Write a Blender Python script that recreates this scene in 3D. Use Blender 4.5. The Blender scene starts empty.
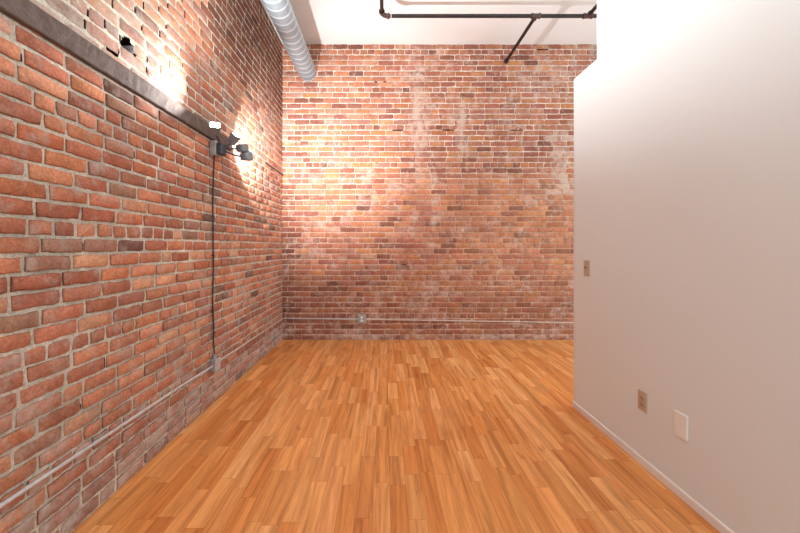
import bpy, math, random
from mathutils import Vector, noise
R = random.Random(7)
scene = bpy.context.scene
COL = scene.collection

# ------------------------------------------------------------------ camera
F = 350.0
CAMH = 1.30
cd = bpy.data.cameras.new('camera')
cd.sensor_width = 36.0
cd.lens = F / 800.0 * 36.0
cd.shift_x = 15.0 / 800.0
cd.shift_y = -20.5 / 800.0
cd.clip_start = 0.02
cam = bpy.data.objects.new('camera', cd)
COL.objects.link(cam)
cam.location = (0, 0, CAMH)
cam.rotation_euler = (math.pi / 2, math.radians(0.0), 0)
scene.camera = cam

# ------------------------------------------------------------------ world and exposure
w = bpy.data.worlds.new('world')
scene.world = w
w.use_nodes = True
bg = w.node_tree.nodes['Background']
bg.inputs[0].default_value = (0.82, 0.94, 1.0, 1)
bg.inputs[1].default_value = 1.7
vs = scene.view_settings
vs.view_transform = 'Standard'
vs.look = 'None'
vs.gamma = 1.0
vs.use_curve_mapping = False
vs.exposure = 0.4

# lamp strengths (the lamps themselves are built with the floodlight below)
E_CAM, E_UP, E_FAR, E_SIDE = 52.0, 390.0, 70.0, 200.0

# room dimensions
XL, XR, YB, ZC = -1.416, 1.530, 4.84, 4.094
YN = -1.8          # how far the shell runs behind the camera
XFAR = 3.9         # how far the back wall runs behind the partition
YP = 2.837         # far end of the partition
YT = 2.528         # where the partition becomes full height
ZT = 2.650

# ------------------------------------------------------------------ helpers
def s2l(c):
    return tuple(((v / 255.0) / 12.92 if v / 255.0 <= 0.04045 else ((v / 255.0 + 0.055) / 1.055) ** 2.4) for v in c)

class MB:
    def __init__(s):
        s.v, s.f, s.sm = [], [], []
    def add(s, vs_, fs, smooth=False):
        b = len(s.v)
        s.v += [tuple(p) for p in vs_]
        for f in fs:
            s.f.append(tuple(b + i for i in f)); s.sm.append(smooth)
    def box(s, lo, hi, bev=0.0):
        (x0, y0, z0), (x1, y1, z1) = lo, hi
        if bev <= 0:
            P = [(x0,y0,z0),(x1,y0,z0),(x1,y1,z0),(x0,y1,z0),(x0,y0,z1),(x1,y0,z1),(x1,y1,z1),(x0,y1,z1)]
            s.add(P, [(3,2,1,0),(4,5,6,7),(0,1,5,4),(1,2,6,5),(2,3,7,6),(3,0,4,7)])
            return
        # chamfered box: 24 vertices
        c = [(x0+x1)/2,(y0+y1)/2,(z0+z1)/2]
        h = [(x1-x0)/2,(y1-y0)/2,(z1-z0)/2]
        P, idx = [], {}
        for sx in (-1,1):
            for sy in (-1,1):
                for sz in (-1,1):
                    sg = (sx,sy,sz)
                    for a in range(3):
                        p = [c[k] + sg[k]*(h[k] if k == a else h[k]-bev) for k in range(3)]
                        idx[(sg,a)] = len(P); P.append(p)
        Fc = []
        def orient(q):
            pts = [Vector(P[i]) for i in q]
            n = (pts[1]-pts[0]).cross(pts[2]-pts[0])
            m = sum(pts, Vector())/len(pts) - Vector(c)
            return tuple(q) if n.dot(m) > 0 else tuple(reversed(q))
        for a in range(3):
            b_, c_ = [k for k in range(3) if k != a]
            for sa in (-1,1):
                q = []
                for sb, sc in ((-1,-1),(1,-1),(1,1),(-1,1)):
                    sg = [0,0,0]; sg[a]=sa; sg[b_]=sb; sg[c_]=sc
                    q.append(idx[(tuple(sg),a)])
                Fc.append(orient(q))
            for sb in (-1,1):
                for sc in (-1,1):
                    s0=[0,0,0]; s0[a]=-1; s0[b_]=sb; s0[c_]=sc
                    s1=list(s0); s1[a]=1
                    Fc.append(orient([idx[(tuple(s0),b_)],idx[(tuple(s1),b_)],idx[(tuple(s1),c_)],idx[(tuple(s0),c_)]]))
        for sx in (-1,1):
            for sy in (-1,1):
                for sz in (-1,1):
                    Fc.append(orient([idx[((sx,sy,sz),k)] for k in range(3)]))
        s.add(P, Fc)
    def tube(s, path, r, n=16, caps=True, smooth=True):
        path = [Vector(p) for p in path]
        rs = r if isinstance(r, (list, tuple)) else [r]*len(path)
        P, Fc = [], []
        up = None
        for i, p in enumerate(path):
            if i == 0: t = path[1]-p
            elif i == len(path)-1: t = p-path[i-1]
            else:
                t = (path[i+1]-p).normalized() + (p-path[i-1]).normalized()
            t = t.normalized() if t.length > 1e-9 else Vector((0,0,1))
            if up is None:
                up = Vector((0,0,1)) if abs(t.z) < .9 else Vector((1,0,0))
            a = t.cross(up)
            if a.length < 1e-6: a = t.orthogonal()
            a.normalize(); b = a.cross(t).normalized(); up = b
            for k in range(n):
                g = 2*math.pi*k/n
                P.append(p + (a*math.cos(g)+b*math.sin(g))*rs[i])
        for i in range(len(path)-1):
            for k in range(n):
                k2 = (k+1) % n
                Fc.append((i*n+k, i*n+k2, (i+1)*n+k2, (i+1)*n+k))
        s.add(P, Fc, smooth)
        if caps:
            s.add(P[:n], [tuple(reversed(range(n)))]); s.add(P[-n:], [tuple(range(n))])
    def xform(s, M):
        s.v = [tuple(M @ Vector(p)) for p in s.v]
        return s
    def build(s, name, mat, parent=None, attrs=None):
        me = bpy.data.meshes.new(name)
        me.from_pydata(s.v, [], s.f)
        me.polygons.foreach_set('use_smooth', s.sm)
        if attrs:
            for an, (ty, dom, vals) in attrs.items():
                a = me.attributes.new(an, ty, dom)
                key = 'color' if 'COLOR' in ty else ('vector' if 'VECTOR' in ty or ty == 'FLOAT2' else 'value')
                a.data.foreach_set(key, vals)
        me.materials.append(mat)
        me.update()
        o = bpy.data.objects.new(name, me)
        COL.objects.link(o)
        if parent: o.parent = parent
        return o

def tag(o, label, cat, group=None):
    o['label'] = label; o['category'] = cat
    if group: o['group'] = group
    return o
def struct(o):
    o['kind'] = 'structure'; return o
def empty(name, loc, label, cat, group=None):
    o = bpy.data.objects.new(name, None)
    o.empty_display_size = 0.05
    COL.objects.link(o); o.location = loc
    return tag(o, label, cat, group)
def sub(mb, name, mat, parent):
    """build a part given in world coordinates under a thing"""
    off = Vector(parent.location)
    p = parent.parent
    while p: off += Vector(p.location); p = p.parent
    mb.v = [tuple(Vector(q)-off) for q in mb.v]
    return mb.build(name, mat, parent)

# ------------------------------------------------------------------ materials
def newmat(name, rgb=(128,128,128), rough=.5, metal=0.0):
    m = bpy.data.materials.new(name); m.use_nodes = True
    b = m.node_tree.nodes['Principled BSDF']
    b.inputs['Base Color'].default_value = (*s2l(rgb), 1)
    b.inputs['Roughness'].default_value = rough
    b.inputs['Metallic'].default_value = metal
    return m, m.node_tree, b
def N(t, ty, **kw):
    n = t.nodes.new(ty)
    for k, v in kw.items(): setattr(n, k, v)
    return n
def noise_node(t, vec, scale, detail=4, rough=.55):
    n = N(t, 'ShaderNodeTexNoise')
    n.inputs['Scale'].default_value = scale; n.inputs['Detail'].default_value = detail
    n.inputs['Roughness'].default_value = rough
    if vec is not None: t.links.new(vec, n.inputs['Vector'])
    return n.outputs['Fac']
def ramp(t, fac, stops):
    r = N(t, 'ShaderNodeValToRGB')
    e = r.color_ramp.elements
    while len(e) < len(stops): e.new(.5)
    for i, (p, c) in enumerate(stops):
        e[i].position = p
        e[i].color = (*c, 1) if isinstance(c, tuple) else (c, c, c, 1)
    t.links.new(fac, r.inputs[0])
    return r.outputs[0]
def mixc(t, fac, a, b, mode='MIX'):
    m = N(t, 'ShaderNodeMix', data_type='RGBA', blend_type=mode)
    for sock, v in ((m.inputs[0], fac), (m.inputs[6], a), (m.inputs[7], b)):
        if isinstance(v, (int, float)): sock.default_value = v
        elif isinstance(v, tuple): sock.default_value = (*v, 1)
        else: t.links.new(v, sock)
    return m.outputs[2]
def math_(t, op, a, b=0.0, clamp=False):
    m = N(t, 'ShaderNodeMath', operation=op, use_clamp=clamp)
    for i, v in enumerate((a, b)):
        if isinstance(v, (int, float)): m.inputs[i].default_value = v
        else: t.links.new(v, m.inputs[i])
    return m.outputs[0]
def bump(t, b, h, strength, dist):
    n = N(t, 'ShaderNodeBump'); n.inputs['Strength'].default_value = strength; n.inputs['Distance'].default_value = dist
    t.links.new(h, n.inputs['Height']); t.links.new(n.outputs[0], b.inputs['Normal'])

def brick_material(name, smear_rgb):
    m, t, b = newmat(name, rough=.92)
    b.inputs['Specular IOR Level'].default_value = .25
    tc = N(t, 'ShaderNodeTexCoord').outputs['Object']
    ac = N(t, 'ShaderNodeAttribute', attribute_name='Col').outputs['Color']
    asm = N(t, 'ShaderNodeAttribute', attribute_name='smear').outputs['Fac']
    n1 = noise_node(t, tc, 16, 6, .65)
    n2 = noise_node(t, tc, 75, 5, .7)
    c = mixc(t, 1.0, ac, ramp(t, n1, [(.25, .74), (.5, 1.0), (.75, 1.25)]), 'MULTIPLY')
    c = mixc(t, 1.0, c, ramp(t, n2, [(.25, .62), (.5, 1.0), (.78, 1.34)]), 'MULTIPLY')
    n5 = noise_node(t, tc, 170, 3, .6)
    c = mixc(t, ramp(t, n5, [(.60, 0.0), (.68, .55)]), c, mixc(t, 1.0, c, (1.9, 1.8, 1.7), 'MULTIPLY'))
    n6 = noise_node(t, tc, 120, 4, .7)
    c = mixc(t, ramp(t, n6, [(.30, .7), (.38, 0.0)]), c, s2l((70,44,38)))
    n3 = noise_node(t, tc, 9, 7, .72)
    k = math_(t, 'ADD', n3, math_(t, 'MULTIPLY', asm, .62))
    k = math_(t, 'MULTIPLY', math_(t, 'SUBTRACT', k, .63), 5.0, True)
    k = math_(t, 'MULTIPLY', k, .8)
    c = mixc(t, k, c, mixc(t, n2, tuple(v*.75 for v in s2l(smear_rgb)), tuple(min(1, v*1.2) for v in s2l(smear_rgb))))
    t.links.new(c, b.inputs['Base Color'])
    n4 = noise_node(t, tc, 45, 8, .75)
    bump(t, b, n4, .7, .012)
    return m
M_BRL = brick_material('left_brick', (188,172,160))
M_BRB = brick_material('back_brick', (206,180,164))

def floor_material():
    m, t, b = newmat('laminate', rough=.42)
    b.inputs['Specular IOR Level'].default_value = .35
    tc = N(t, 'ShaderNodeTexCoord').outputs['Object']
    ac = N(t, 'ShaderNodeAttribute', attribute_name='Col').outputs['Color']
    off = N(t, 'ShaderNodeAttribute', attribute_name='off').outputs['Vector']
    lp = N(t, 'ShaderNodeAttribute', attribute_name='loc').outputs['Vector']
    add = N(t, 'ShaderNodeVectorMath', operation='ADD'); t.links.new(tc, add.inputs[0]); t.links.new(off, add.inputs[1])
    mp = N(t, 'ShaderNodeMapping'); mp.inputs['Scale'].default_value = (1.0, .055, 1.0); t.links.new(add.outputs[0], mp.inputs[0])
    g1 = noise_node(t, mp.outputs[0], 20, 5, .6)      # broad figure
    g1.node.inputs['Distortion'].default_value = .9
    g2 = noise_node(t, mp.outputs[0], 110, 4, .6)     # fine streaks
    mp2 = N(t, 'ShaderNodeMapping'); mp2.inputs['Scale'].default_value = (1.0, .35, 1.0); t.links.new(add.outputs[0], mp2.inputs[0])
    g3 = noise_node(t, mp2.outputs[0], 11, 3, .5)     # knots
    c = mixc(t, 1.0, ac, ramp(t, g1, [(.32, (.70,.60,.50)), (.48, (.98,.96,.94)), (.64, (1.18,1.25,1.34))]), 'MULTIPLY')
    c = mixc(t, 1.0, c, ramp(t, g2, [(.25, (.85,.82,.78)), (.5, 1.0), (.75, (1.1,1.12,1.14))]), 'MULTIPLY')
    c = mixc(t, ramp(t, g3, [(.70, 0.0), (.77, .75)]), c, s2l((150,78,34)))
    sx = N(t, 'ShaderNodeSeparateXYZ'); t.links.new(lp, sx.inputs[0])
    d = math_(t, 'MINIMUM', sx.outputs[0], sx.outputs[1])
    seam = ramp(t, math_(t, 'MULTIPLY', d, 100.0), [(.04, .55), (.16, 0.0)])
    c = mixc(t, seam, c, s2l((140,70,28)))
    t.links.new(c, b.inputs['Base Color'])
    t.links.new(ramp(t, g2, [(.2, .36), (.8, .48)]), b.inputs['Roughness'])
    return m
M_FLOOR = floor_material()

def paint(name, rgb, rough=.6, bs=.08):
    m, t, b = newmat(name, rgb, rough)
    tc = N(t, 'ShaderNodeTexCoord').outputs['Object']
    bump(t, b, noise_node(t, tc, 220, 3), bs, .002)
    return m
M_WHITE = paint('white_wall_paint', (221,227,227), .6)
M_CEIL = paint('ceiling_paint', (238,238,236), .7)
M_TRIM = paint('white_gloss_trim', (228,224,220), .35, .03)
M_BEIGE, _, _ = newmat('beige_plastic', (188,170,148), .4)
M_BEIGED, _, _ = newmat('beige_plastic_device', (176,156,132), .35)
M_SLOT, _, _ = newmat('slot_dark', (60,48,40), .6)
M_PLATE, _, _ = newmat('white_plastic', (232,232,230), .35)
M_SCREW, _, _ = newmat('screw_metal', (170,160,150), .35, .9)

def mottled(name, a, bb, rough, metal, scale, bs=.3):
    m, t, b = newmat(name, a, rough, metal)
    tc = N(t, 'ShaderNodeTexCoord').outputs['Object']
    n = noise_node(t, tc, scale, 5, .6)
    t.links.new(mixc(t, ramp(t, n, [(.35, 0.0), (.65, 1.0)]), s2l(a), s2l(bb)), b.inputs['Base Color'])
    bump(t, b, noise_node(t, tc, scale*4, 4), bs, .004)
    return m
M_DUCT, t_, b_ = newmat('duct_steel', rough=.42, metal=.3)
tc_ = N(t_, 'ShaderNodeTexCoord').outputs['Object']
t_.links.new(mixc(t_, N(t_, 'ShaderNodeAttribute', attribute_name='seam').outputs['Fac'],
                  mixc(t_, noise_node(t_, tc_, 18, 4), s2l((134,146,154)), s2l((152,162,169))), s2l((196,204,210))), b_.inputs['Base Color'])
M_EMT = mottled('conduit_steel', (206,206,206), (188,186,184), .38, .3, 30, .1)
M_RUST = mottled('aged_conduit', (190,168,152), (214,196,182), .55, .2, 25, .2)
M_BOX = mottled('box_steel', (176,174,172), (150,146,144), .45, .4, 30, .15)
M_PIPE = mottled('black_iron', (38,34,34), (58,50,48), .45, .5, 30, .2)
M_FIT = mottled('rusty_fitting', (70,52,48), (98,74,68), .55, .4, 40, .3)
M_LAMP = mottled('grey_lamp_housing', (122,128,134), (136,142,148), .5, .3, 30, .05)
M_LAMPD = mottled('dark_lamp_base', (58,62,68), (74,78,84), .5, .3, 30, .05)
M_CABLE, _, _ = newmat('dark_cable', (48,40,40), .55)
M_BEAM = mottled('weathered_beam', (84,66,58), (104,88,80), .8, 0.0, 22, .6)
M_STRIP = mottled('mottled_dark_strip', (74,48,40), (104,72,60), .85, 0.0, 22, .5)
mL, tL, bL = newmat('lit_lens', (255,255,255), .4)
bL.inputs['Emission Color'].default_value = (1, .98, .95, 1)
bL.inputs['Emission Strength'].default_value = 30.0
M_LENS = mL

# ------------------------------------------------------------------ brick walls
CH = ZC / 55.0          # course height
JT = .0105               # joint
def brick_wall(name, mat, place, u0, u1, colour, holes, mort_depth, mort_rgb, crack=None, seed=1, JT=.0105, JU=None, streak=None, flat=None, mcol=None, pits=()):
    """place(u, v, n) -> world.  colour(u, v) -> (rgb linear, smear)"""
    R = random.Random(seed); JU = JU or JT
    mb = MB(); cols = []; smr = []
    mortar = s2l(mort_rgb)
    joints = []
    def inhole(u, v):
        return any(a-.02 < u < b+.02 and c-.015 < v < d+.015 for a, b, c, d, _ in list(holes) + list(pits))
    for r in range(55):
        v0 = r*CH + JT/2; v1 = (r+1)*CH - JT/2
        header = (r % 7 == 4)
        L = .105 if header else .2105
        u = u0 - R.random()*L if header else u0 - (.105 if r % 2 else 0) - R.random()*.03
        while u < u1:
            l = L + R.uniform(-.008, .008)
            if header and R.random() < .12: l = .2105
            elif not header and R.random() < .06: l = .105
            a, b = max(u, u0)+JU/2, min(u+l, u1)-JU/2
            u += l
            if b-a < .025: continue
            uc, vc = (a+b)/2, (v0+v1)/2
            joints.append((b+JU/2, v0, v1))
            if any(p[0] < uc < p[1] and p[2] < vc < p[3] for p in pits): continue
            rgb, sm = colour(uc, vc, R)
            kf = flat(uc, vc) if flat else 1.0
            dv = R.uniform(-.002, .002)
            fr = R.uniform(-.003, .003)*kf
            tilt = R.uniform(-.002, .002)*kf
            md = mort_depth(uc, vc)
            # outline points, irregular
            nu = 7 if b-a > .15 else 4
            pts = []
            jj = .0030
            def P(x, y): pts.append((x + R.uniform(-jj, jj), y + R.uniform(-jj, jj)))
            for i in range(nu): P(a+(b-a)*i/nu, v0+dv)
            for i in range(2): P(b, v0+dv+(v1-v0)*i/2)
            for i in range(nu): P(b-(b-a)*i/nu, v1+dv)
            for i in range(2): P(a, v1+dv-(v1-v0)*i/2)
            n = len(pts)
            rings = []
            ci = [0, nu, nu+2, 2*nu+2]
            chip = R.random() < .22
            cc = R.choice(ci)
            base = len(mb.v)
            for lev, (ins, dep) in enumerate(((0.0, -md-.002), (.0006, fr-.0045*kf), (.0055, fr))):
                for k, (x, y) in enumerate(pts):
                    i2 = ins
                    if k in ci: i2 += .0025*(lev > 0)
                    if chip and lev > 0 and min((k-cc) % n, (cc-k) % n) <= 1: i2 += .005
                    x2 = x + (uc-x)/max(abs(uc-x), 1e-6)*min(i2, abs(uc-x))
                    y2 = y + (vc-y)/max(abs(vc-y), 1e-6)*min(i2, abs(vc-y))
                    mb.v.append(place(x2, y2, dep + tilt*(x-uc)/(b-a) + (R.uniform(-.0008,.0008) if lev == 2 else 0)))
            mb.v.append(place(uc, vc+dv, fr + R.uniform(-.001, .0015)))
            for lev in range(2):
                for k in range(n):
                    k2 = (k+1) % n
                    mb.f.append((base+lev*n+k, base+lev*n+k2, base+(lev+1)*n+k2, base+(lev+1)*n+k)); mb.sm.append(lev == 1)
            for k in range(n):
                mb.f.append((base+2*n+k, base+2*n+(k+1) % n, base+3*n)); mb.sm.append(True)
            nv = 3*n+1
            cols += [tuple(q*.30 for q in rgb) + (1.0,)]*n + [tuple(q*.86 for q in rgb) + (1.0,)]*n + [(*rgb, 1.0)]*(n+1)  # side rings darkened: shadow at the brick edges put into the vertex colour
            if streak:
                for k in range(nv-1): smr.append(sm + streak(*pts[k % n]))
                smr.append(sm + streak(uc, vc))
            else: smr += [-.3]*n + [sm]*(nv-n)
    hs = list(holes)
    if crack: hs += crack(joints, R)
    pl = [h[0]+(h[1]-h[0])*i/9 for h in pits for i in range(10)]
    pv = [h[2]+(h[3]-h[2])*i/9 for h in pits for i in range(10)]
    us = sorted(set(pl + [u0, u1] + [h[0] for h in hs] + [h[1] for h in hs] + [u0+(u1-u0)*i/60 for i in range(61)]))
    vv = sorted(set(pv + [0, ZC] + [h[2] for h in hs] + [h[3] for h in hs] + [ZC*i/55 for i in range(56)]))
    base = len(mb.v)
    for y in vv:
        for x in us:
            mb.v.append(place(x, y, -mort_depth(x, y) + .0025*noise.noise(Vector((x*14, y*14, seed)))))
            g = .9 + .25*noise.noise(Vector((x*3, y*3, 5+seed)))
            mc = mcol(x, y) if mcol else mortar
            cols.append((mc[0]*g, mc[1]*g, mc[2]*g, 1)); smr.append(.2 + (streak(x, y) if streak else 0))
    nx = len(us)
    for j in range(len(vv)-1):
        ym = (vv[j]+vv[j+1])/2
        for i in range(nx-1):
            xm = (us[i]+us[i+1])/2
            if any(h[0] < xm < h[1] and h[2] < ym < h[3] for h in hs): continue
            if any(((xm-(h[0]+h[1])/2)/(h[1]-h[0])*2)**2 + ((ym-(h[2]+h[3])/2)/(h[3]-h[2])*2)**2 < .8 + .9*noise.noise(Vector((xm*40, ym*40, 2))) for h in pits): continue
            mb.f.append((base+j*nx+i, base+j*nx+i+1, base+(j+1)*nx+i+1, base+(j+1)*nx+i)); mb.sm.append(True)
    dark = s2l((62,42,36))
    for (a, b, c, d, dep) in hs + [(h[0]-.01, h[1]+.01, h[2]-.01, h[3]+.01, h[4]) for h in pits]:
        n0, n1 = -mort_depth((a+b)/2, (c+d)/2), -dep
        P_ = [place(x, y, z) for z in (n0, n1) for x, y in ((a,c),(b,c),(b,d),(a,d))]
        mb.add(P_, [(0,1,5,4),(1,2,6,5),(2,3,7,6),(3,0,4,7),(4,5,6,7)])
        cols += [(*dark, 1)]*8; smr += [0.0]*8
    o = mb.build(name, mat, None, {
        'Col': ('FLOAT_COLOR', 'POINT', [x for c in cols for x in c]),
        'smear': ('FLOAT', 'POINT', smr)})
    return struct(o)

PAL_L = [(192,104,72),(180,94,66),(200,116,82),(170,86,62),(164,90,70),(204,130,96),(186,98,70),(196,108,68),(178,100,78)]
PAL_B = [(200,122,86),(190,108,76),(204,132,96),(180,100,72),(170,98,78),(204,120,72),(190,122,98),(194,112,78),(206,126,80)]
def jit(c, R, a=.10, ds=.17, cj=.04, tb=.85):
    g = .35*c[0]+.5*c[1]+.15*c[2]
    c = tuple(v*(1-ds)+g*ds*q for v, q in zip(c, (1.25, 1.25, tb)))
    k = 1 + R.uniform(-a, a)
    return tuple(min(1, v*k*(1+R.uniform(-cj, cj))) for v in c)
def col_left(u, v, R):
    c = s2l(R.choice(PAL_L)); sm = .12 + .1*R.random()
    x = R.random()
    if x < .035: c = s2l((124,80,68))
    elif x < .09: c = s2l((188,94,54))
    elif x < .14: c = s2l((158,104,86))
    nz = noise.noise(Vector((u*1.3, v*1.3, 3)))
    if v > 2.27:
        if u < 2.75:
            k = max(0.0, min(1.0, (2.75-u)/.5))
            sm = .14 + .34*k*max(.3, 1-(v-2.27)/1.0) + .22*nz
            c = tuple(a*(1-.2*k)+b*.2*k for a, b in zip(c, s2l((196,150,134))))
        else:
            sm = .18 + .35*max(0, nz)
            d = min(1, max(0, (v-2.5)/.7))*min(1, max(0, (u-2.3)/.6))  # shade of the unlit upper far bricks, painted into their colour
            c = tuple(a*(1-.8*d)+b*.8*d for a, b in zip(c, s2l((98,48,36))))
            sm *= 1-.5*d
    elif v < .2:
        sm = .24 + .2*R.random()
        c = tuple(a*.6+b*.4 for a, b in zip(c, s2l((150,116,110))))
    elif u < 3.0 and v < 1.1:
        sm += .10*(1.1-v)/.9 + .08*max(0, nz)
        c = tuple(a*.85+b*.15 for a, b in zip(c, s2l((190,130,108))))
    elif u > 3.0:
        sm += .16*max(0, nz+.2)
        if v < .75: c = tuple(a*.8+b*.2 for a, b in zip(c, s2l((140,86,74))))
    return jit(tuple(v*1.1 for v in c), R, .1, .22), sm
def depth_left(u, v):
    if v > 2.27: return .0022 if u < 2.6 else .004
    return .0085 + .003*noise.noise(Vector((u*2, v*2, 9)))
HL = []
PITS = [(1.87, 2.00, 2.355, 2.45, .14), (1.78, 1.87, 2.275, 2.36, .10), (1.37, 1.45, 2.47, 2.62, .05)]
def crack_left(joints, R):
    out = []
    for (u, a, b) in joints:
        if a > 2.27 and .9 < u < 2.6 and R.random() < .5:
            out.append((u-.007, u+.006, a+R.uniform(0,.02), b-R.uniform(0,.02), .03))
        elif a < 2.1 and .9 < u < 3.5 and R.random() < .05:
            out.append((u-.003, u+.004, a+.005, b-R.uniform(0,.03), .014))
    return out
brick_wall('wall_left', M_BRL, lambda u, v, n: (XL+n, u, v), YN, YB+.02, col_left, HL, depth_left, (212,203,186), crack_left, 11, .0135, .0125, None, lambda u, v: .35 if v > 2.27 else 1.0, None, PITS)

def col_back(u, v, R):
    c = s2l(R.choice(PAL_B)); sm = .10 + .12*R.random()
    x = R.random()
    if x < .06: c = s2l((152,88,64))
    elif x < .08: c = s2l((140,86,68))
    elif x < .16: c = s2l((212,132,70))
    nz = noise.noise(Vector((u*1.1, v*1.1, 20)))
    # pale streaks running down the wall
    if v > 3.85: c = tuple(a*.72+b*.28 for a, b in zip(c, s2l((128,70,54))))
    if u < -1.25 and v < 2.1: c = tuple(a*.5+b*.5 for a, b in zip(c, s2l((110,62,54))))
    if u > .3 and 2.2 < v < 3.7: c = tuple(a*.72+b*.28 for a, b in zip(c, s2l((150,78,54))))
    if 1.0 < u < 2.8 and v < 2.3: c = tuple(a*.75+b*.25 for a, b in zip(c, s2l((212,138,84))))
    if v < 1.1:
        k = min(1, (1.1-v)/.6)*.5  # low courses redder, with the light's falloff partly painted into the colour
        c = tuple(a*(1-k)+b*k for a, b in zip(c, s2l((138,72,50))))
    if v < .08: sm += .15
    sm += .2*max(0, nz)
    if abs(u-2.45) < .12 and 2.0 < v < 2.9: sm += .25
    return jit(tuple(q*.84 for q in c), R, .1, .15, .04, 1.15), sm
def depth_back(u, v): return .005
def streak_back(u, v):
    k = 0
    for (su, wd, va, vb, am) in ((.47, .07, 2.4, 3.9, .26), (1.07, .08, 2.3, 3.5, .26), (.66, .035, 1.2, 2.7, .26), (-.2, .06, 1.5, 2.6, .12)):
        e = min(1, max(0, min(v-va, vb-v)/.25))
        k += am*e*math.exp(-((u-su-.04*noise.noise(Vector((v*3, su, 0))))/wd)**2)
    return k + .12*max(0, noise.noise(Vector((u*2.2, v*4.5, 31))))
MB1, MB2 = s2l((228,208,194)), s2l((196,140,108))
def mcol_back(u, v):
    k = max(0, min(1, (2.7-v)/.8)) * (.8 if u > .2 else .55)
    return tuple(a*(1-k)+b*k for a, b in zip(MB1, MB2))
HB = []
for (ua, ub, v, ht, dp) in ((-.145,-.105,3.565,.03,.05), (-.02,.02,3.565,.03,.05), (.10,.25,2.935,.018,.05), (.16,.18,2.92,.07,.05),
        (.79,.955,2.925,.026,.05), (1.73,1.91,2.905,.012,.04), (.46,.474,2.71,.06,.05), (.40,.412,2.56,.06,.05), (2.10,2.26,4.02,.03,.06), (.22,.3,1.04,.012,.04)):
    vj = round(v/CH)*CH if ht < .05 else v
    HB.append((ua, ub, vj-ht/2, vj+ht/2, dp))
brick_wall('wall_back', M_BRB, lambda u, v, n: (u, YB-n, v), XL-.03, XFAR, col_back, HB, depth_back, (212,186,168), None, 23, .0118, .0052, streak_back, lambda u, v: .6, mcol_back)

# ------------------------------------------------------------------ floor
mb = MB(); fc, fo, fl = [], [], []
SW = .086
x = XL-.02; pal = [(220,148,84),(215,141,77),(224,155,93),(211,134,70),(222,151,88),(217,144,80),(227,161,100),(205,127,65)]
while x < XFAR:
    y = YN - R.random()*.6
    while y < YB:
        l = R.choice((.28,.36,.42,.5,.62)) + R.uniform(-.03,.03)
        y1 = y+l if y+l < YB-.05 else YB+.01
        l = max(l, y1-y)
        if y1-y > .02:
            b = len(mb.v)
            mb.v += [(x,y,0),(x+SW,y,0),(x+SW,y1,0),(x,y1,0)]
            mb.f.append((b,b+1,b+2,b+3)); mb.sm.append(False)
            c = jit(s2l(R.choice(pal)), R, .05, 0, .015); of = (R.uniform(0,40), R.uniform(0,40), R.uniform(0,40))
            fc += [*c, 1.0]*4; fo += [*of]*4
            L2 = y1-y
            # distances to the strip's edges peak in the middle, so carry them per corner as signed halves
            fl += [0,0,0, SW,0,0, SW,L2,0, 0,L2,0]
        y += l
    x += SW
# edge distance attribute needs centre vertices: split every strip into four quads
vs2, fs2, c2, o2, l2 = [], [], [], [], []
for i, f in enumerate(mb.f):
    p = [Vector(mb.v[k]) for k in f]
    W, L2 = p[1].x-p[0].x, p[2].y-p[1].y
    xs = [0, W/2, W]; ys = [0, W/2, L2-W/2, L2] if L2 > W else [0, L2/2, L2]
    b = len(vs2)
    for yy in ys:
        for xx in xs:
            vs2.append((p[0].x+xx, p[0].y+yy, 0))
            c2 += fc[i*16:i*16+4]; o2 += fo[i*12:i*12+3]
            l2 += [min(xx, W-xx), min(yy, L2-yy), 0]
    for j in range(len(ys)-1):
        for k in range(2):
            fs2.append((b+j*3+k, b+j*3+k+1, b+(j+1)*3+k+1, b+(j+1)*3+k))
mb.v, mb.f, mb.sm = vs2, fs2, [False]*len(fs2)
struct(mb.build('floor', M_FLOOR, None, {'Col': ('FLOAT_COLOR','POINT',c2), 'off': ('FLOAT_VECTOR','POINT',o2), 'loc': ('FLOAT_VECTOR','POINT',l2)}))

# ------------------------------------------------------------------ ceiling, partition, baseboard
mb = MB(); mb.box((XL-.2, YN, ZC), (XFAR, YB+.15, ZC+.15)); struct(mb.build('ceiling', M_CEIL))
mb = MB()
YR = -.3
prof = [(YR,0),(YP,0),(YP,ZT),(YT,ZT),(YT,ZC),(YR,ZC)]
n = len(prof)
P = [(XR, a, b) for a, b in prof] + [(XR+.12, a, b) for a, b in prof]
mb.add(P, [tuple(reversed(range(n)))[::-1], tuple(range(2*n-1, n-1, -1))] + [(i, i+n, (i+1) % n+n, (i+1) % n) for i in range(n)])
struct(mb.build('wall_right', M_WHITE))
mb = MB()
bh, bt = .046, .009
mb.add([(XR,YR,0),(XR-bt,YR,0),(XR-bt,YR,bh-.006),(XR-.004,YR,bh),(XR,YR,bh),
        (XR,YP,0),(XR-bt,YP,0),(XR-bt,YP,bh-.006),(XR-.004,YP,bh),(XR,YP,bh)],
       [(0,5,6,1),(1,6,7,2),(2,7,8,3),(3,8,9,4),(0,1,2,3,4),(9,8,7,6,5)])
struct(mb.build('baseboard_right', M_TRIM))

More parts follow.
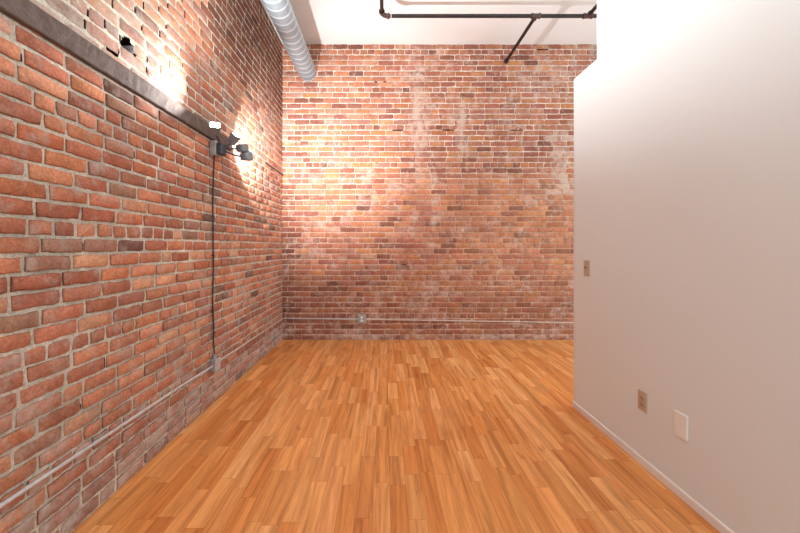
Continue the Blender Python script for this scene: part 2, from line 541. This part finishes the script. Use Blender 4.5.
# ------------------------------------------------------------------ ledge beam on the left wall
def rough_bar(y0, y1, x0, x1, z0, z1, step=.03, j=.0025):
    mb = MB(); n = int((y1-y0)/step)
    prof = [(x0,z0),(x1-.004,z0),(x1,z0+.005),(x1,(z0+z1)/2),(x1,z1-.006),(x1-.006,z1),(x0,z1)]
    m = len(prof)
    for i in range(n+1):
        y = y0+(y1-y0)*i/n
        for (a, c) in prof:
            mb.v.append((a + (R.uniform(-j, j) if a > x0 else 0), y, c + R.uniform(-j, j)*.6))
    for i in range(n):
        for k in range(m):
            k2 = (k+1) % m
            mb.f.append((i*m+k, (i+1)*m+k, (i+1)*m+k2, i*m+k2)); mb.sm.append(False)
    mb.f.append(tuple(range(m))); mb.sm.append(False)
    mb.f.append(tuple(n*m+k for k in reversed(range(m)))); mb.sm.append(False)
    return mb
mb = rough_bar(YN, 3.2, XL-.01, XL+.022, 2.166, 2.268, .03, .0016)
tag(mb.build('ledge_beam', M_BEAM), 'long weathered brown grey beam running along the left brick wall', 'beam')
mb = rough_bar(4.12, 4.835, XL-.008, XL+.012, 2.272, 2.297, .04, .0015)  # thin dark bar put where a dark line runs along the wall
tag(mb.build('dark_strip', M_STRIP), 'short thin dark strip on left brick wall near the back corner', 'strip')

mb = MB(); mb.tube([(XL-.10, 1.955, 2.398), (XL+.012, 1.965, 2.40)], .017, 14)
for i in range(5): mb.tube([(XL-.05+.012*i, 1.96, 2.399), (XL-.045+.012*i, 1.96, 2.399)], .0195, 14)
tag(mb.build('pipe_stub', M_BOX), 'short grey threaded pipe stub inside the largest hole above the ledge beam', 'pipe stub')

# ------------------------------------------------------------------ spiral duct
DX, DZ, DR = -1.065, 3.69, .118
mb = MB(); na = 48; pitch = .11; step = .0055; seam_ = []
ny = int((YB+.03-YN)/step)
for i in range(ny+1):
    y = YN + i*step
    for k in range(na):
        a = 2*math.pi*k/na
        ph = ((y/pitch) - k/na) % 1.0
        d = min(ph, 1-ph)*pitch
        sv = max(0, 1-d/.0125); r = DR + .0055*sv; seam_.append(min(1, sv*1.6))
        mb.v.append((DX+r*math.cos(a), y, DZ+r*math.sin(a)))
for i in range(ny):
    for k in range(na):
        k2 = (k+1) % na
        mb.f.append((i*na+k, (i+1)*na+k, (i+1)*na+k2, i*na+k2)); mb.sm.append(True)
duct = mb.build('spiral_duct', M_DUCT, None, {'seam': ('FLOAT', 'POINT', seam_)})
tag(duct, 'round galvanised spiral duct running under the ceiling into the back wall', 'duct')

# ------------------------------------------------------------------ sprinkler pipe
PY, PZ, PR = 3.88, 3.85, .020
sp = empty('sprinkler_pipe', (1.0, PY, PZ), 'black iron pipe run with elbow and tees hanging under the white ceiling', 'pipe')
XE, XT, XT2 = -.035, 1.672, 2.25
def tub(path, r, name, mat, par, n=16):
    mb = MB(); mb.tube(path, r, n); return sub(mb, name, mat, par)
tub([(XE+.03,PY,PZ),(XT,PY,PZ),(3.6,PY,PZ)], PR, 'main_pipe', M_PIPE, sp)
tub([(XE,PY-.03,PZ),(XE,.2,PZ)], PR, 'return_pipe', M_PIPE, sp)
tub([(XT,PY+.03,PZ),(XT,YB+.02,PZ)], PR, 'wall_pipe', M_PIPE, sp)
tub([(XT2,PY-.03,PZ),(XT2+.02,2.6,PZ+.02)], PR, 'branch_pipe', M_PIPE, sp)
# elbow
mb = MB()
pts = [(XE+.07-.07*math.sin(t), PY-.07+.07*math.cos(t), PZ) for t in [math.pi/2*i/8 for i in range(9)]]
pts = [(XE+.085,PY,PZ)] + pts + [(XE,PY-.085,PZ)]
mb.tube(pts, [PR+.008]*2+[PR+.005]*7+[PR+.008]*2, 16)
mb.tube([(XE+.085,PY,PZ),(XE+.062,PY,PZ)], PR+.012, 16); mb.tube([(XE,PY-.085,PZ),(XE,PY-.062,PZ)], PR+.012, 16)
sub(mb, 'elbow_fitting', M_FIT, sp)
for xt, sg in ((XT, 1), (XT2, -1)):
    mb = MB()
    mb.tube([(xt-.045,PY,PZ),(xt+.045,PY,PZ)], PR+.005, 16)
    mb.tube([(xt,PY,PZ),(xt,PY+sg*.05,PZ)], PR+.005, 16)
    for e in (-1, 1): mb.tube([(xt+e*.032,PY,PZ),(xt+e*.05,PY,PZ)], PR+.009, 16)
    mb.tube([(xt,PY+sg*.036,PZ),(xt,PY+sg*.053,PZ)], PR+.008, 16)
    sub(mb, 'tee_fitting', M_FIT, sp)
tub([(XT,YB-.03,PZ),(XT,YB+.005,PZ)], PR+.012, 'wall_collar', M_FIT, sp)
mb = MB(); mb.tube([(.068,PY,PZ+.03),(.068,PY,ZC-.0)], .004, 8)
hr = sub(mb, 'hanger_rod', M_EMT, sp)
mb = MB()
mb.tube([(.068+.0,PY+(PR+.004)*math.cos(t),PZ+(PR+.004)*math.sin(t)) for t in [2*math.pi*i/20 for i in range(21)]], .005, 8)
sub(mb, 'hanger_ring', M_EMT, sp)

# ------------------------------------------------------------------ conduits and boxes
XC = XL + .012
def lz(y): return .368 - .0132*y           # height of the sagging left-wall conduit
BXY, BXZ = 2.865, lz(2.865)
def conduit(name, path, r, mat, straps, axis, label, group):
    root = empty(name, path[0], label, 'conduit', group)
    mb = MB(); mb.tube(path, r, 12); sub(mb, 'conduit_pipe', mat, root)
    for (p) in straps:
        mb = MB()
        if axis == 'y':
            mb.tube([(XC+(r+.0015)*math.sin(t), p[1], p[2]+(r+.0015)*math.cos(t)) for t in [math.pi*i/10 for i in range(11)]], .003, 6)
            mb.box((XL-.001, p[1]-.008, p[2]+r-.002), (XL+.004, p[1]+.008, p[2]+r+.022))
        else:
            mb.tube([(p[0], YB-.012-(r+.0015)*math.sin(t), p[2]+(r+.0015)*math.cos(t)) for t in [math.pi*i/10 for i in range(11)]], .003, 6)
            mb.box((p[0]-.008, YB-.004, p[2]+r-.002), (p[0]+.008, YB+.001, p[2]+r+.022))
        sub(mb, 'strap', mat, root)
    return root
G = 'electrical conduits along the brick walls'
conduit('wall_conduit', [(XC, y, lz(y)) for y in (-1.75,-1,0,1,1.8,2.4)] + [(XC+.006,2.7,lz(2.7)-.002),(XC+.01,BXY-.038,BXZ-.005)], .0092, M_EMT, [], 'y',
        'silver conduit on the left brick wall, nearest length running up to the junction box', G)
conduit('wall_conduit', [(XC, y, lz(y)) for y in (BXY+.039,3.4,4.1,YB-.03)], .0088, M_RUST, [(XC,3.6,lz(3.6))], 'y',
        'rusty brown conduit on the left brick wall between junction box and back corner', G)
BBX = (362-385)/72.3
def bz(x): return .305 - .0155*(x-XL)
conduit('wall_conduit', [(x, YB-.012, bz(x)) for x in (XL+.02,-1.0,-.6,BBX-.05)], .0085, M_EMT, [], 'x',
        'short conduit on the back brick wall from the left corner to the outlet box', G)
conduit('wall_conduit', [(x, YB-.012, bz(x)) for x in (BBX+.05,.5,1.4,2.2,XFAR-.05)], .0085, M_RUST, [(1.2,0,bz(1.2))], 'x',
        'long conduit on the back brick wall running right from the outlet box', G)

jb = empty('junction_box', (XL, BXY, BXZ), 'grey metal junction box low on the left brick wall where cable meets conduit', 'box')
mb = MB(); mb.box((XL-.001,BXY-.04,BXZ-.048),(XL+.045,BXY+.04,BXZ+.048),.004); sub(mb, 'box_body', M_BOX, jb)
mb = MB(); mb.box((XL+.045,BXY-.043,BXZ-.051),(XL+.05,BXY+.043,BXZ+.051),.002); cv = sub(mb, 'cover_plate', M_EMT, jb)
for s_ in (-1, 1):
    mb = MB(); mb.tube([(XL+.049,BXY,BXZ+s_*.038),(XL+.053,BXY,BXZ+s_*.042)], .005, 10); sub(mb, 'screw', M_SCREW, jb)
mb = MB(); mb.tube([(XL+.02,BXY,BXZ+.047),(XL+.02,BXY,BXZ+.085)], .014, 12); sub(mb, 'connector', M_BOX, jb)

ob = empty('outlet_box', (BBX, YB, bz(BBX)), 'small grey metal outlet box low on the back brick wall between two conduits', 'box')
zb = bz(BBX)+.012
mb = MB(); mb.box((BBX-.055,YB-.045,zb-.058),(BBX+.055,YB+.001,zb+.058),.005); sub(mb, 'box_body', M_BOX, ob)
mb = MB(); mb.box((BBX-.05,YB-.05,zb-.054),(BBX+.05,YB-.045,zb+.054),.002); sub(mb, 'cover_plate', M_BOX, ob)
for s_ in (-1, 1):
    mb = MB(); mb.tube([(BBX,YB-.049,zb+s_*.022),(BBX,YB-.054,zb+s_*.022)], .016, 14)
    rc = sub(mb, 'receptacle', M_PLATE, ob)
    mb = MB()
    for e in (-1, 1): mb.box((BBX+e*.006-.001,YB-.0545,zb+s_*.022-.004),(BBX+e*.006+.001,YB-.0535,zb+s_*.022+.004))
    sub(mb, 'slot', M_SLOT, rc)

# ------------------------------------------------------------------ wall plates on the right partition
def wplate(name, y, z, wd, ht, mat, label, cat, thick=.006):
    root = empty(name, (XR, y, z), label, cat)
    mb = MB(); mb.box((XR-thick, y-wd/2, z-ht/2), (XR+.0005, y+wd/2, z+ht/2), .0025)
    sub(mb, 'cover_plate', mat, root)
    return root
y_sw, z_sw = F*XR/(587-385), 0; z_sw = CAMH + (246-268)*y_sw/F
sw = wplate('light_switch', y_sw, z_sw, .072, .116, M_BEIGE, 'beige light switch near the far edge of the white partition wall', 'switch')
mb = MB(); mb.box((XR-.0075,y_sw-.006,z_sw-.013),(XR-.0055,y_sw+.006,z_sw+.013),.0008); col_ = sub(mb, 'toggle_collar', M_BEIGED, sw)
mb = MB(); mb.box((XR-.018,y_sw-.004,z_sw-.002),(XR-.006,y_sw+.004,z_sw+.009),.001); sub(mb, 'toggle', M_SLOT, sw)
for s_ in (-1, 1):
    mb = MB(); mb.tube([(XR-.0055,y_sw,z_sw+s_*.03),(XR-.0075,y_sw,z_sw+s_*.03)], .0035, 10); sub(mb, 'screw', M_SCREW, sw)
y_o = F*XR/(643-385); z_o = CAMH + (246-401)*y_o/F
ou = wplate('power_outlet', y_o, z_o, .072, .116, M_BEIGE, 'beige duplex power outlet low on the white partition wall', 'outlet')
for s_ in (-1, 1):
    mb = MB(); zc = z_o+s_*.0195
    pr = [(math.cos(a)*.0165, max(-.0125, min(.0125, math.sin(a)*.0165))) for a in [2*math.pi*i/24 for i in range(24)]]
    PP = [(XR-.0055, y_o+a, zc+b) for a, b in pr] + [(XR-.009, y_o+a*.96, zc+b*.96) for a, b in pr]
    mb.add(PP, [(i, (i+1) % 24, (i+1) % 24+24, i+24) for i in range(24)] + [tuple(range(24, 48))])
    rc = sub(mb, 'receptacle', M_BEIGED, ou)
    for yy, hh in ((-.0063, .0045), (.0063, .0036)):
        mb = MB(); mb.box((XR-.0095,y_o+yy-.0011,zc+.002-hh),(XR-.0085,y_o+yy+.0011,zc+.002+hh)); sub(mb, 'slot', M_SLOT, rc)
    mb = MB(); mb.tube([(XR-.0085,y_o,zc-.0082),(XR-.0095,y_o,zc-.0082)], .0022, 10); sub(mb, 'ground_hole', M_SLOT, rc)
mb = MB(); mb.tube([(XR-.0055,y_o,z_o),(XR-.0075,y_o,z_o)], .0035, 10); sub(mb, 'screw', M_SCREW, ou)
y_b = F*XR/(682-385); z_b = CAMH + (246-425.5)*y_b/F
bp = wplate('blank_plate', y_b, z_b, .080, .128, M_PLATE, 'white blank wall plate low on the white partition wall beside the beige outlet', 'wall plate', .009)
for s_ in (-1, 1):
    mb = MB(); mb.tube([(XR-.0085,y_b,z_b+s_*.042),(XR-.0105,y_b,z_b+s_*.042)], .0035, 10); sub(mb, 'screw', M_PLATE, bp)

# ------------------------------------------------------------------ floodlight on the left wall
LY, LZ = 2.875, 2.095
fl_ = empty('floodlight', (XL, LY, LZ), 'four headed grey floodlight with two glowing heads on the left brick wall', 'lamp')
mb = MB(); mb.box((XL-.001,LY-.05,LZ-.06),(XL+.05,LY+.05,LZ+.06),.005); sub(mb, 'back_box', M_BOX, fl_)
mb = MB(); mb.box((XL+.05,LY-.045,LZ-.05),(XL+.095,LY+.045,LZ+.045),.008); sub(mb, 'lamp_base', M_LAMPD, fl_)
def head(pos, d, arm0, lit, wd=.075, ln=.085, energy=0, spot=150, col=(1,.95,.88), blend=.35):
    d = Vector(d).normalized(); pos = Vector(pos)
    q = d.to_track_quat('Z', 'Y')
    def W(p): return pos + q @ Vector(p)
    mb = MB()
    # housing: rounded square body, wider at the lens
    prof = [(-ln*.5, .55), (-ln*.42, .74), (-ln*.1, .86), (ln*.34, 1.0), (ln*.5, 1.0), (ln*.5, .9), (ln*.40, .88)]
    m = 24; Pp = []
    for zz, k in prof:
        for i in range(m):
            a = 2*math.pi*i/m
            ca, sa = math.cos(a), math.sin(a)
            e = .35
            Pp.append(W((math.copysign(abs(ca)**e, ca)*wd/2*k, math.copysign(abs(sa)**e, sa)*wd/2*k*.85, zz)))
    Fc = [(j*m+i, j*m+(i+1) % m, (j+1)*m+(i+1) % m, (j+1)*m+i) for j in range(len(prof)-1) for i in range(m)]
    Fc.append(tuple(reversed(range(m))))
    mb.add(Pp, Fc)
    hd = sub(mb, 'lamp_head', M_LAMP, fl_)
    mb = MB()
    Pp = []
    for i in range(m):
        a = 2*math.pi*i/m; ca, sa = math.cos(a), math.sin(a)
        Pp.append(W((math.copysign(abs(ca)**.35, ca)*wd/2*.89, math.copysign(abs(sa)**.35, sa)*wd/2*.89*.85, ln*.44)))
    mb.add(Pp, [tuple(range(m))])
    sub(mb, 'lens', M_LENS, hd)
    mb = MB(); a0 = Vector(arm0); b0 = W((0, 0, -ln*.45))
    mid = (a0+b0)/2 + Vector((.012, 0, -.01))
    mb.tube([a0, mid, b0], .0075, 10)
    sub(mb, 'arm', M_LAMPD, fl_)
    L = bpy.data.lights.new('lamp_light', 'SPOT')
    L.energy = energy; L.color = col; L.spot_size = math.radians(spot); L.spot_blend = blend; L.shadow_soft_size = .012
    lo = bpy.data.objects.new('lamp_light', L); COL.objects.link(lo)
    lo.parent = fl_
    lo.location = W((0, 0, ln*.56)) - Vector(fl_.location)
    lo.rotation_euler = (-d).to_track_quat('Z', 'Y').to_euler()
ab = (XL+.08, LY, LZ+.03)
LC = (.97, .985, 1.0)
head((-1.265, 2.61, 2.17), (.32,-.78,.54), (XL+.07,LY-.03,LZ+.03), True, energy=E_CAM, spot=134, col=LC, blend=.6)
head((-1.255, 2.90, 2.185), (.63,-.20,.75), ab, True, energy=E_UP, spot=124, col=LC, blend=1.0)
head((-1.255, 3.06, 2.155), (.10,.95,.22), (XL+.09,LY+.02,LZ+.02), False, energy=E_FAR, spot=105, col=LC, blend=.3, wd=.092)
head((-1.225, 3.075, 2.085), (.20,.93,.32), (XL+.09,LY+.02,LZ-.01), False, energy=E_SIDE, spot=96, col=LC, blend=1.0, wd=.092)

cb = empty('power_cable', (XL+.012, LY, BXZ+.08), 'dark cable hanging down left brick wall from the floodlight to the junction box', 'cable')
mb = MB()
zz0, zz1 = LZ-.058, BXZ+.083
path = [(XL+.02, LY-.012, zz0)] + [(XL+.010+.002*math.sin(i*1.7), LY-.012+.006*math.sin(i*1.1), zz0+(zz1-zz0)*i/14) for i in range(1, 14)] + [(XL+.02, BXY, zz1)]
mb.tube(path, .006, 10); sub(mb, 'cord', M_CABLE, cb)
for i in (3, 7, 11):
    p = path[i]
    mb = MB(); mb.box((XL-.001, p[1]-.012, p[2]-.005), (p[0]+.0075, p[1]+.012, p[2]+.005), .001); sub(mb, 'clip', M_CABLE, cb)
